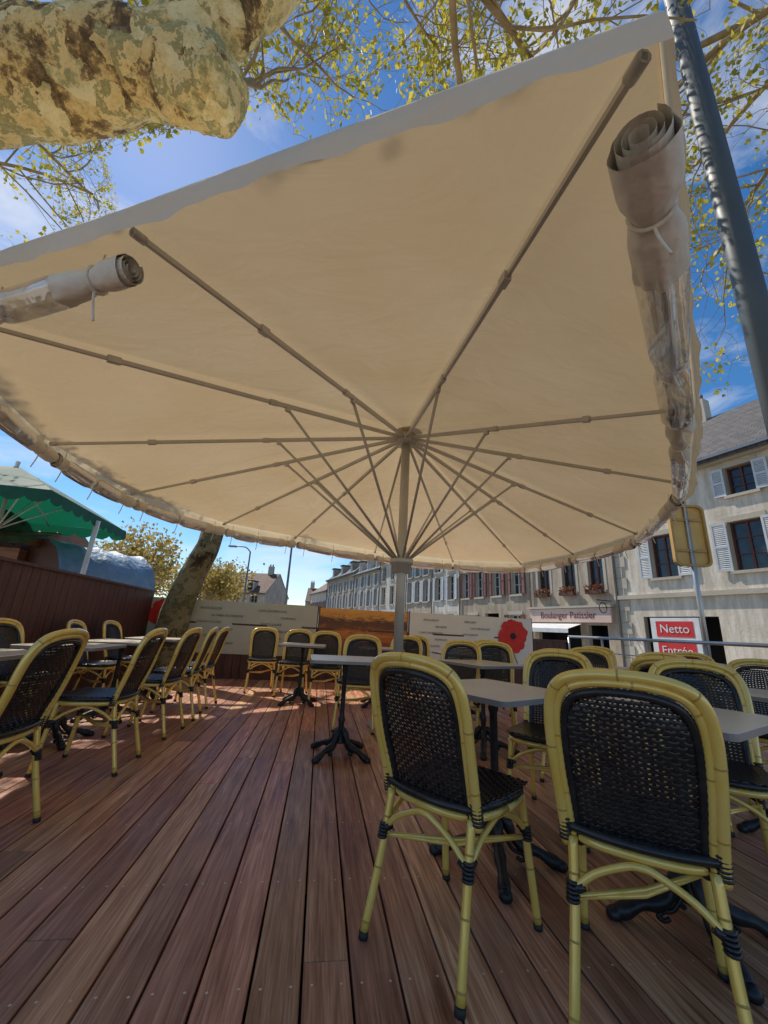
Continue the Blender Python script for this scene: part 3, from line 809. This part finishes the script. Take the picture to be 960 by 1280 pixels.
W4=weathered(limecol('limewash_white',(.60,.56,.48),(.74,.70,.62)))
h1=house(-9.2,6.0,7.5,W1,M['slate'],[(5.95,6.95,[1.7,4.45,7.3,10.15,13.0],.8),(3.4,5.05,[1.7,4.45,7.3,10.29,12.99],.95)],M['shutw'],M['bframe'],pitch=3.4,
  openings_extra=[(11.5,14.1,-.19,1.95),(7.6,9.8,-.19,2.1)],chim=2)
mb=MB(); mb.box((7.6,.06,2.72),(15.2,.12,.16),M['stone']); 
for k in range(16):
    mb.box((15.2-(.3 if k%2 else .22),.02,-.05+k*.45+.2),(.6 if k%2 else .44,.045,.43),M['stone'])
mb.obj('string_course_and_quoins',h1)
M['netto']=simple('sign_red',(.55,.02,.02),(.62,.03,.03),rough=.5); M['white']=simple('sign_white',(.75,.75,.74),rough=.5)
sgn=MB(); sgn.box((12.9,.12,1.15),(1.7,.06,1.5),M['white']); sgn.box((12.9,.155,1.5),(1.3,.012,.55),M['netto']); sgn.box((12.9,.155,.75),(1.3,.012,.55),M['netto']); sgn.obj('shop_sign',h1)
text('sign_text','Netto',.42,M['white'],h1,(12.9,.17,1.5),(math.pi/2,0,math.pi)); text('sign_text','Entrée',.40,M['white'],h1,(12.9,.17,.75),(math.pi/2,0,math.pi))
h2=house(6.02,11,6.9,W2,M['tile'],[(3.1,4.7,[.85,2.35,3.95],.8),(5.2,6.3,[.85,2.35,3.95],.7)],None,M['bframe'],openings_extra=[(.5,1.5,-.15,1.6),(1.9,4.5,.3,1.6)])
mb=MB(); M['pink']=simple('shop_fascia',(.60,.43,.34),(.66,.50,.41),rough=.6); mb.box((2.5,.09,2.02),(4.7,.18,.62),M['pink']); mb.box((2.5,.12,2.40),(4.9,.3,.1),M['stone'])
mb.quad([(1.7,.10,1.66),(4.7,.10,1.66),(4.7,1.0,1.40),(1.7,1.0,1.40)],M['white']); mb.quad([(1.7,1.0,1.40),(4.7,1.0,1.40),(4.7,1.0,1.22),(1.7,1.0,1.22)],M['white'])
mb.obj('shop_front',h2)
text('sign_text','Boulanger Patissier',.42,simple('sign_dark_red',(.2,.03,.03)),h2,(2.5,.19,2.02),(math.pi/2,0,math.pi))
mb=MB(); mb.tube([(.2,.0,2.6),(.2,.9,2.6)],.02,M['iron'],6); mb.tube([(.2+0,.55+.22*math.cos(a),2.3+.22*math.sin(a)) for a in [j*math.pi/8 for j in range(17)]],.02,M['iron'],6); mb.obj('bracket_sign',h2)
M['flower']=mat_leaf('window_box_flowers',(.35,.03,.02),(.06,.12,.03),.3)
mb=MB()
for c in(.85,2.35,3.95):
    mb.box((c,.18,3.02),(.85,.2,.16),M['bframe'])
    for k in range(120):
        q=Vector((c+U(-.42,.42),.18+U(-.12,.15),3.12+U(-.02,.22))); a_=Vector((U(-1,1),U(-1,1),U(-1,1))).normalized()*.05; b_2=a_.cross(Vector((U(-1,1),U(-1,1),U(-1,1)))).normalized()*.04
        mb.quad([q-a_,q+b_2,q+a_,q-b_2],M['flower'])
mb.obj('window_boxes',h2)
house(11.02,17.7,6.4,W3,M['tile'],[(3.2,4.9,[1.0,2.7,4.4,5.9],.8),(.6,2.1,[1.2,5.2],.9)],M['shutb'],M['wframe'],dormers=1,openings_extra=[(2.6,3.9,-.15,2.2)],swf=.8)
house(17.72,21.5,7.2,W4,M['slate'],[(3.2,4.9,[1.0,2.8],.85),(5.3,6.5,[1.0,2.8],.8),(.6,2.2,[1.0,2.8],.9)],M['shutw'],M['wframe'],swf=.8)
house(21.52,26,6.8,W2,M['slate'],[(3.2,4.9,[.9,2.3,3.7],.8),(5.3,6.3,[.9,2.3,3.7],.7),(.6,2.2,[1,3],.9)],M['shutw'],M['wframe'],swf=.7,dormers=1)
house(26.02,32,7.6,W4,M['tile'],[(3.2,4.9,[1,3,5],.9),(5.5,6.9,[1,3,5],.8)],None,M['wframe'],dormers=2,chim=2)
house(32.02,40,7.0,W1,M['slate'],[(3.2,4.9,[1,3,5,7],.9),(5.3,6.5,[1,3,5,7],.8)],M['shutw'],M['wframe'],dormers=3,chim=2,swf=.7)
house(40.02,52,7.4,W2,M['slate'],[(3.2,4.9,[1,3.4,5.8,8.2,10.6],.9),(5.3,6.5,[1,3.4,5.8,8.2,10.6],.8)],M['shutw'],M['wframe'],dormers=3,chim=2,pitch=3.6,swf=.7)
house(52.02,62,6.0,W4,M['tile'],[(3.0,4.4,[1,3.4,5.8,8.2],.9)],M['shutb'],M['wframe'],chim=2)
house(0,9,4.6,W1,M['tile'],[(3.0,4.2,[1.5,4,6.5],.9)],None,M['wframe'],origin=Vector((-14.5,52,0)),rz=math.radians(172),dormers=2,chim=2,pitch=2.8)
house(0,7,4.8,W4,M['tile'],[(2.6,3.8,[1.5,3.5,5.5],.9)],None,M['wframe'],origin=Vector((-5.5,70,0)),rz=math.radians(186),chim=1,pitch=2.4)

# ---------------------------------------------------------------- street lamps
def slamp(x,y,h,arm):
    mb=MB(); mb.tube([(0,0,-.2),(0,0,h)],[.08,.05],M['gutter'],10)
    mb.tube(cr([(0,0,h-.05),(arm*.3,0,h+.25),(arm,0,h+.3)],5),.04,M['gutter'],8); mb.box((arm,0,h+.27),(.5,.2,.1),M['gutter'])
    o=mb.obj('street_lamp'); o.location=(x,y,0)
slamp(-8.6,26,5.4,-1.2); slamp(-4.8,21,5.0,-.3)

# ---------------------------------------------------------------- left side stalls
M['greenc']=simple('green_awning',(.006,.07,.042),(.01,.10,.06),rough=.65,scale=3)
_nt=M['greenc'].node_tree; _o=_nt.nodes['Material Output']; _t=N(_nt,'ShaderNodeBsdfTranslucent'); _t.inputs[0].default_value=(.01,.22,.11,1); _m=N(_nt,'ShaderNodeMixShader'); _m.inputs[0].default_value=.25
_nt.links.new(_nt.nodes['Principled BSDF'].outputs[0],_m.inputs[1]); _nt.links.new(_t.outputs[0],_m.inputs[2]); _nt.links.new(_m.outputs[0],_o.inputs[0])
M['white_']=simple('white_painted_metal',(.75,.75,.72),rough=.4)
def green_umbrella(loc,rz,w,zt,zb_):
    e=empty('green_market_umbrella',loc,rz); mb=MB()
    C=[(-w,-w),(w,-w),(w,w),(-w,w)]
    for k in range(4):
        (xa,ya),(xb,yb)=C[k],C[(k+1)%4]; n=16; rows=[]
        for a in range(7):
            s=a/6; row=[]
            for b in range(n+1):
                t=b/n; x_=(xa+(xb-xa)*t)*s; y_=(ya+(yb-ya)*t)*s; z_=zt+(zb_-zt)*s**1.1-.10*math.sin(math.pi*t)*s*(1-s)
                row.append(len(mb.v)); mb.v.append((x_,y_,z_))
            rows.append(row)
        for a in range(6):
            for b in range(n):
                mb.face((rows[a][b],rows[a+1][b],rows[a+1][b+1],rows[a][b+1]),M['greenc'],True)
        ns_=9*8; prev=None
        for b in range(ns_+1):
            t=b/ns_; x_=xa+(xb-xa)*t; y_=ya+(yb-ya)*t; sc=abs(math.sin(t*9*math.pi))**.6
            i0=len(mb.v); mb.v.append((x_*1.002,y_*1.002,zb_)); mb.v.append((x_*1.01,y_*1.01,zb_-.14-.08*sc))
            if prev is not None: mb.face((prev,prev+1,i0+1,i0),M['greenc'])
            prev=i0
    mb.obj('cloth',e)
    mb=MB(); mb.tube([(0,0,-.2),(0,0,zt+.1)],.04,M['white_'],10)
    for x_,y_ in C: 
        mb.tube([(0,0,zt-.05),(x_*.98,y_*.98,zb_-.03)],.018,M['white_'],6); mb.tube([(0,0,zb_-.45),(x_*.5,y_*.5,(zt+zb_)/2-.05)],.014,M['white_'],6)
    for x_,y_ in((0,-w),(w,0),(0,w),(-w,0)):
        mb.tube([(0,0,zt-.05),(x_*.98,y_*.98,zb_-.03)],.016,M['white_'],6); mb.tube([(0,0,zb_-.45),(x_*.5,y_*.5,(zt+zb_)/2-.05)],.014,M['white_'],6)
    mb.obj('pole_and_ribs',e); return e
green_umbrella((-7.15,7.3,0),math.radians(12),1.55,3.65,2.85)
green_umbrella((-9.6,8.6,0),math.radians(-8),1.6,3.9,3.0)
mb=MB(); mb.tube([(-5.85,7.9,-.2),(-5.62,7.7,2.75)],.045,M['white_'],10); mb.tube([(-5.85,7.9,-.2),(-5.85,7.9,-.12)],.15,M['white_'],12); mb.obj('white_pole')
M['tarp']=simple('blue_tarp',(.12,.22,.34),(.19,.30,.42),rough=.55,scale=3,bump=.8,bscale=5,bdist=.06)
wg=empty('covered_wagon',(-6.75,9.3,0),math.radians(-20)); wg.scale=(.84,.8,.97)
mb=MB(); n=18; ny=12; ids=[]
for j in range(ny+1):
    yy=-1.4+2.8*j/ny; row=[]
    sg_=1-.05*abs(math.sin(j/ny*math.pi*4))
    for i in range(n+1):
        a0=math.pi*i/n; row.append(len(mb.v)); mb.v.append((-1.1*math.cos(a0)*sg_,yy,1.5+1.05*math.sin(a0)*sg_+.02*math.sin(i*2+j)))
    ids.append(row)
for j in range(ny):
    for i in range(n): mb.face((ids[j][i],ids[j][i+1],ids[j+1][i+1],ids[j+1][i]),M['tarp'],True)
mb.quad([(-1.06*math.cos(math.pi*i/n),-1.3,1.5+1.0*math.sin(math.pi*i/n)) for i in range(n+1)],M['darkwood'])
mb.box((0,0,1.0),(2.0,2.6,1.0),M['darkwood'])
for x_ in(-1.1,1.1):
    for y_ in(-.9,.9):
        mb.tube([(x_,y_+.4*math.cos(a),.25+.4*math.sin(a)) for a in [j*math.pi/10 for j in range(21)]],.04,M['darkwood'],8)
        for j in range(4):
            a=j*math.pi/4; mb.tube([(x_,y_+.4*math.cos(a),.25+.4*math.sin(a)),(x_,y_-.4*math.cos(a),.25-.4*math.sin(a))],.02,M['darkwood'],6)
mb.obj('wagon_body',wg)
hut=empty('wooden_market_hut',(-9.2,9.2,0),math.radians(8))
M['hutw']=simple('hut_wood',(.24,.10,.05),(.36,.16,.085),rough=.6,scale=4,vs=(1,1,8))
mb=MB(); mb.box((0,0,1.0),(3.2,2.4,2.4),M['hutw'])
for k in range(8): mb.box((0,-1.22,.2+k*.26),(3.25,.04,.22),M['hutw'])
mb.quad([(-1.9,-1.6,2.25),(1.9,-1.6,2.25),(1.9,0,2.95),(-1.9,0,2.95)],M['tile']); mb.quad([(-1.9,1.6,2.25),(-1.9,0,2.95),(1.9,0,2.95),(1.9,1.6,2.25)],M['tile'])
mb.quad([(-1.9,-1.6,2.25),(-1.9,0,2.95),(-1.9,1.6,2.25)],M['hutw']); mb.quad([(1.9,-1.6,2.25),(1.9,1.6,2.25),(1.9,0,2.95)],M['hutw'])
mb.obj('hut_body',hut)

# ---------------------------------------------------------------- trees
M['leaf']=mat_leaf('spring_leaf',(.28,.28,.03),(.62,.52,.08),.55)
M['leaf2']=mat_leaf('distant_leaf',(.30,.23,.05),(.56,.42,.13),.4)
M['twig']=simple('twig_bark',(.22,.16,.08),(.40,.31,.17),rough=.8,scale=6)
# crowns shaped so their shadows miss the parasol, and kept off the lamp post
POLY=[(x,y) for _,x,y in E]
def shades_parasol_or_hits_post(q):
    if q.z<3: return False
    if q.z<9.5 and (q.x-2.9)**2+(q.y-2.6)**2<.5 : return True
    h=(q.z-2.7)/sd.z; x=q.x-sd.x*h; y=q.y-sd.y*h
    ins=False; j=len(POLY)-1
    for i in range(len(POLY)):
        xi,yi=POLY[i];xj,yj=POLY[j]
        if (yi>y)!=(yj>y) and x<(xj-xi)*(y-yi)/(yj-yi)+xi: ins=not ins
        j=i
    return ins
class Tree:
    def __init__(s,name): s.mb=MB(); s.lf=MB(); s.e=empty(name)
    def leaves(s,q,n,spread,size):
        for _ in range(n):
            c=q+Vector((random.gauss(0,1),random.gauss(0,1),random.gauss(0,1)))*spread
            a=Vector((U(-1,1),U(-1,1),U(-1,1))).normalized(); b=a.cross(Vector((U(-1,1),U(-1,1),U(-1,1)))).normalized()
            L=size*U(.6,1.3)
            s.lf.quad([c-a*L*.5,c+b*L*.45-a*L*.1,c+a*L*.6,c-b*L*.45-a*L*.1],M['leaf'])
    def grow(s,q,d,L,r,lv,maxlv,up=.15):
        n=5 if lv<2 else 4
        pts=[q.copy()];rr=[r];c=q.copy();d=d.normalized()
        for i in range(n):
            for tr_ in range(7):
                d2=(d+Vector((U(-1,1),U(-1,1),U(-1,1)))*(.30+.12*tr_)+Vector((0,0,up))).normalized()
                if not shades_parasol_or_hits_post(c+d2*L/n): break
            else:
                n=i; break
            d=d2
            c=c+d*L/n; pts.append(c.copy()); rr.append(r*(1-.55*(i+1)/n))
        if n<1: return
        pts=pts[:n+1]; rr=rr[:n+1]
        if lv<2:
            R2=[]
            for k in range(2*len(pts)-1):
                R2.append(rr[k//2] if k%2==0 else (rr[k//2]+rr[min(k//2+1,len(rr)-1)])/2)
            s.mb.tube(cr(pts,2),R2,M['bark'] if r>.045 else M['twig'],8,cap=False)
        else: s.mb.tube(pts,rr,M['twig'],5 if lv<3 else 3,cap=False)
        if lv==maxlv:
            for k in(2,3,4): 
                if k<=n and R()<.8: s.leaves(pts[k],random.choice((2,3,4)),.055,.066)
            return
        if lv==maxlv-1: s.leaves(pts[-1],3,.06,.066)
        nc=[5,6,5,4,4][lv] if lv<5 else 3
        for k in range(nc):
            t=U(.25,1.0) if k<nc-1 else 1.0
            i=min(int(t*n),n-1); f=t*n-i; base=pts[i].lerp(pts[i+1],f)
            dd=(pts[i+1]-pts[i]).normalized()
            side=dd.cross(Vector((U(-1,1),U(-1,1),U(-1,1)))).normalized()
            nd=(dd*U(.5,.9)+side*U(.5,.9)).normalized()
            s.grow(base,nd,L*U(.48,.66),max(rr[i]*.5,.003),lv+1,maxlv,up)
    def done(s):
        s.mb.obj('trunk_and_branches',s.e); s.lf.obj('foliage',s.e)
def lump(path,rad,mat,mb,n=20,seed=1,amp=.06):
    rg=random.Random(seed); ph=[rg.uniform(0,6) for _ in range(8)]
    P=cr(path,8); m=len(path); rr=[]
    for i in range(len(P)):
        t=i/8; k=min(int(t),m-2); f=t-k; rr.append(rad[k]*(1-f)+rad[k+1]*f)
    b=len(mb.v); mb.tube(P,rr,mat,n)
    idx=0
    for i in range(len(P)):
        for k in range(n):
            a=2*math.pi*k/n; v=Vector(mb.v[b+idx]); c=P[i]
            s=1+amp*(math.sin(2*a+ph[0]+i*.25)+.7*math.sin(3*a+ph[1]-i*.4)+.6*math.sin(5*a+ph[2]+i*.9)+.5*math.sin(i*1.3+ph[3]))
            mb.v[b+idx]=tuple(c+(v-c)*s); idx+=1
t1=Tree('plane_tree')
lump([(-4.9,1.2,-.2),(-4.8,1.3,1.5),(-4.6,1.4,3.0),(-4.3,1.55,3.9)],[.62,.5,.48,.46],M['bark'],t1.mb,24,2)
lump([(-4.4,1.5,3.7),(-3.6,1.75,4.25),(-2.75,1.9,4.60),(-2.05,1.9,4.74),(-1.6,1.85,4.88),(-1.2,1.75,5.25),(-.75,1.65,5.85),(-.35,1.55,6.8),(-.2,1.6,7.8)],[.42,.38,.33,.29,.26,.21,.17,.12,.07],M['bark'],t1.mb,32,3,.075)
lump([(-1.85,1.88,4.72),(-1.5,1.86,4.60),(-1.28,1.86,4.50),(-1.2,1.86,4.46),(-1.17,1.86,4.45)],[.27,.25,.22,.16,.05],M['bark'],t1.mb,24,5,.10)
lump([(-4.5,1.4,3.5),(-4.6,1.6,5.0),(-4.4,1.8,6.5),(-4.0,2.0,8)],[.4,.3,.2,.12],M['bark'],t1.mb,16,6)
t1.mb.tube(cr([(-.35,1.55,6.8),(.2,1.6,6.9),(.9,1.6,6.8),(1.5,1.6,7.1)],6),[.07-.002*i for i in range(19)],M['bark'],8)
for q,d,L in(((-.35,1.55,6.8),(.6,.7,.2),3),((.2,1.6,6.9),(.3,.9,.1),2.6),((.9,1.6,6.8),(.9,.6,.1),2.8),((1.5,1.6,7.1),(.5,.7,.3),2.8),((1.5,1.6,7.1),(.5,-.5,.4),2.4),((-.75,1.65,5.85),(.9,.1,.5),2.2),((-1.2,1.8,5.2),(-.3,.5,1),2.8),((-1.6,1.9,5.0),(.2,.5,1),2.4),((-2.7,1.9,4.8),(-.3,.6,.9),3.0),((-4.4,1.8,6.5),(.3,.9,.5),3),((-4.4,1.8,6.5),(.9,.0,.3),3),((-4.0,2.0,8),(.5,-.5,.2),2.6),((-4.0,2.0,8),(.3,.6,.7),2.8),((-4.0,2.0,8),(-.6,.6,.3),2.8),((-.2,1.6,7.8),(.3,-.3,.5),2.4),((-.2,1.6,7.8),(-.3,.7,.5),2.6),((.9,1.6,6.8),(.2,.6,.8),2.6)):
    t1.grow(Vector(q),Vector(d),L,.045,1,4,.05)
t1.done()
t2=Tree('plane_tree')
lump([(-3.72,7.3,-.2),(-3.64,7.3,.6),(-3.46,7.3,1.5),(-3.24,7.4,2.4),(-3.4,7.9,3.6),(-3.9,8.5,5.0),(-4.6,9.2,6.2)],[.32,.25,.225,.215,.20,.18,.15],M['bark_shade'],t2.mb,20,9)
for d in((-.6,.5,.5),(-.1,.9,.5),(-.9,-.5,.3),(-.9,.1,.4),(-.5,-.9,.3)):
    t2.grow(Vector((-4.4,9.0,U(5.6,6.1))),Vector(d),3.0,.07,1,3,.05)
t2.done()
t4=Tree('plane_tree')
lump([(-9.6,3.6,-.2),(-9.5,3.7,3),(-9.1,4.0,6),(-8.4,4.5,8.2)],[.42,.34,.28,.2],M['bark'],t4.mb,18,31)
lump([(-8.4,4.5,8.2),(-7.4,4.8,9.4),(-6.4,5.0,10.4),(-5.7,5.2,11.4)],[.16,.10,.07,.04],M['twig'],t4.mb,12,32)
for q,d,L in(((-8.4,4.5,8.2),(.4,-.8,.3),3.2),((-8.4,4.5,8.2),(.9,.6,.2),3.6),((-7.4,4.8,9.4),(.9,-.3,.2),3.2),((-7.4,4.8,9.4),(.2,.9,.3),3.2),((-6.4,5.0,10.4),(.9,-.4,.3),3.0),((-6.4,5.0,10.4),(.3,.9,.3),3.2),((-5.7,5.2,11.4),(.9,.1,.3),3.0),((-5.7,5.2,11.4),(.3,.8,.5),3)):
    t4.grow(Vector(q),Vector(d),L,.04,1,4,.04)
t4.done()
t3=Tree('plane_tree')
lump([(7.0,0.0,-.2),(6.9,0.0,2),(6.7,.1,4),(6.3,.4,6)],[.4,.34,.3,.24],M['bark'],t3.mb,20,11)
lump([(6.3,.4,6),(5.6,1.2,7.0),(4.9,2.2,7.9),(4.3,3.2,8.8)],[.18,.12,.08,.05],M['bark'],t3.mb,14,12)
for q,d in(((6.3,.4,6),(-.2,.9,.4)),((5.6,1.2,7.0),(.1,.9,.3)),((5.6,1.2,7.0),(-.3,.9,-.1)),((4.9,2.2,7.9),(-.1,.9,.1)),((4.9,2.2,7.9),(.3,.9,-.1)),((4.9,2.2,7.9),(-.7,.6,.6)),((4.3,3.2,8.8),(-.8,.3,.2)),((4.3,3.2,8.8),(-.3,.9,-.1))):
    t3.grow(Vector(q),Vector(d),2.8,.045,1,4,.03)
t3.done()
def far_tree(x,y,h,rad,n,seed):
    random.seed(seed); e=empty('distant_tree'); mb=MB(); lf=MB()
    mb.tube([(x,y,-.2),(x+U(-.2,.2),y,h*.35),(x,y,h*.6)],[.35,.25,.12],M['twig'],8)
    for k in range(16):
        a=U(0,6.28); el=U(.1,1.3); L=rad*U(.6,1.05); s0=Vector((x,y,h*U(.3,.55))); s1=Vector((x+math.cos(a)*math.cos(el)*L,y+math.sin(a)*math.cos(el)*L,min(s0.z+math.sin(el)*L,h)))
        mb.tube([s0,(s0+s1)/2+Vector((0,0,.3)),s1],[.12,.07,.02],M['twig'],5)
        for j in range(5):
            c=s0.lerp(s1,U(.5,1.05))+Vector((U(-1,1),U(-1,1),U(-1,1)))*rad*.2
            for i in range(n//80):
                q=c+Vector((random.gauss(0,1),random.gauss(0,1),random.gauss(0,.8)))*rad*.13
                a_=Vector((U(-1,1),U(-1,1),U(-1,1))).normalized(); b_=a_.cross(Vector((U(-1,1),U(-1,1),U(-1,1)))).normalized(); S=.16
                lf.quad([q-a_*S,q+b_*S*.7,q+a_*S,q-b_*S*.7],M['leaf2'])
    mb.obj('trunk',e); lf.obj('foliage',e)
far_tree(-17.5,30,7.2,3.8,3000,21); far_tree(-22,36,8.2,4.2,3000,22); far_tree(-15,36,6.5,3.4,2600,23); far_tree(-26,28,8,4,2400,24); far_tree(-20,46,7.2,4.5,2600,25)
print('done',len(bpy.data.objects),len(t1.lf.f),len(t3.lf.f),len(t1.mb.f))
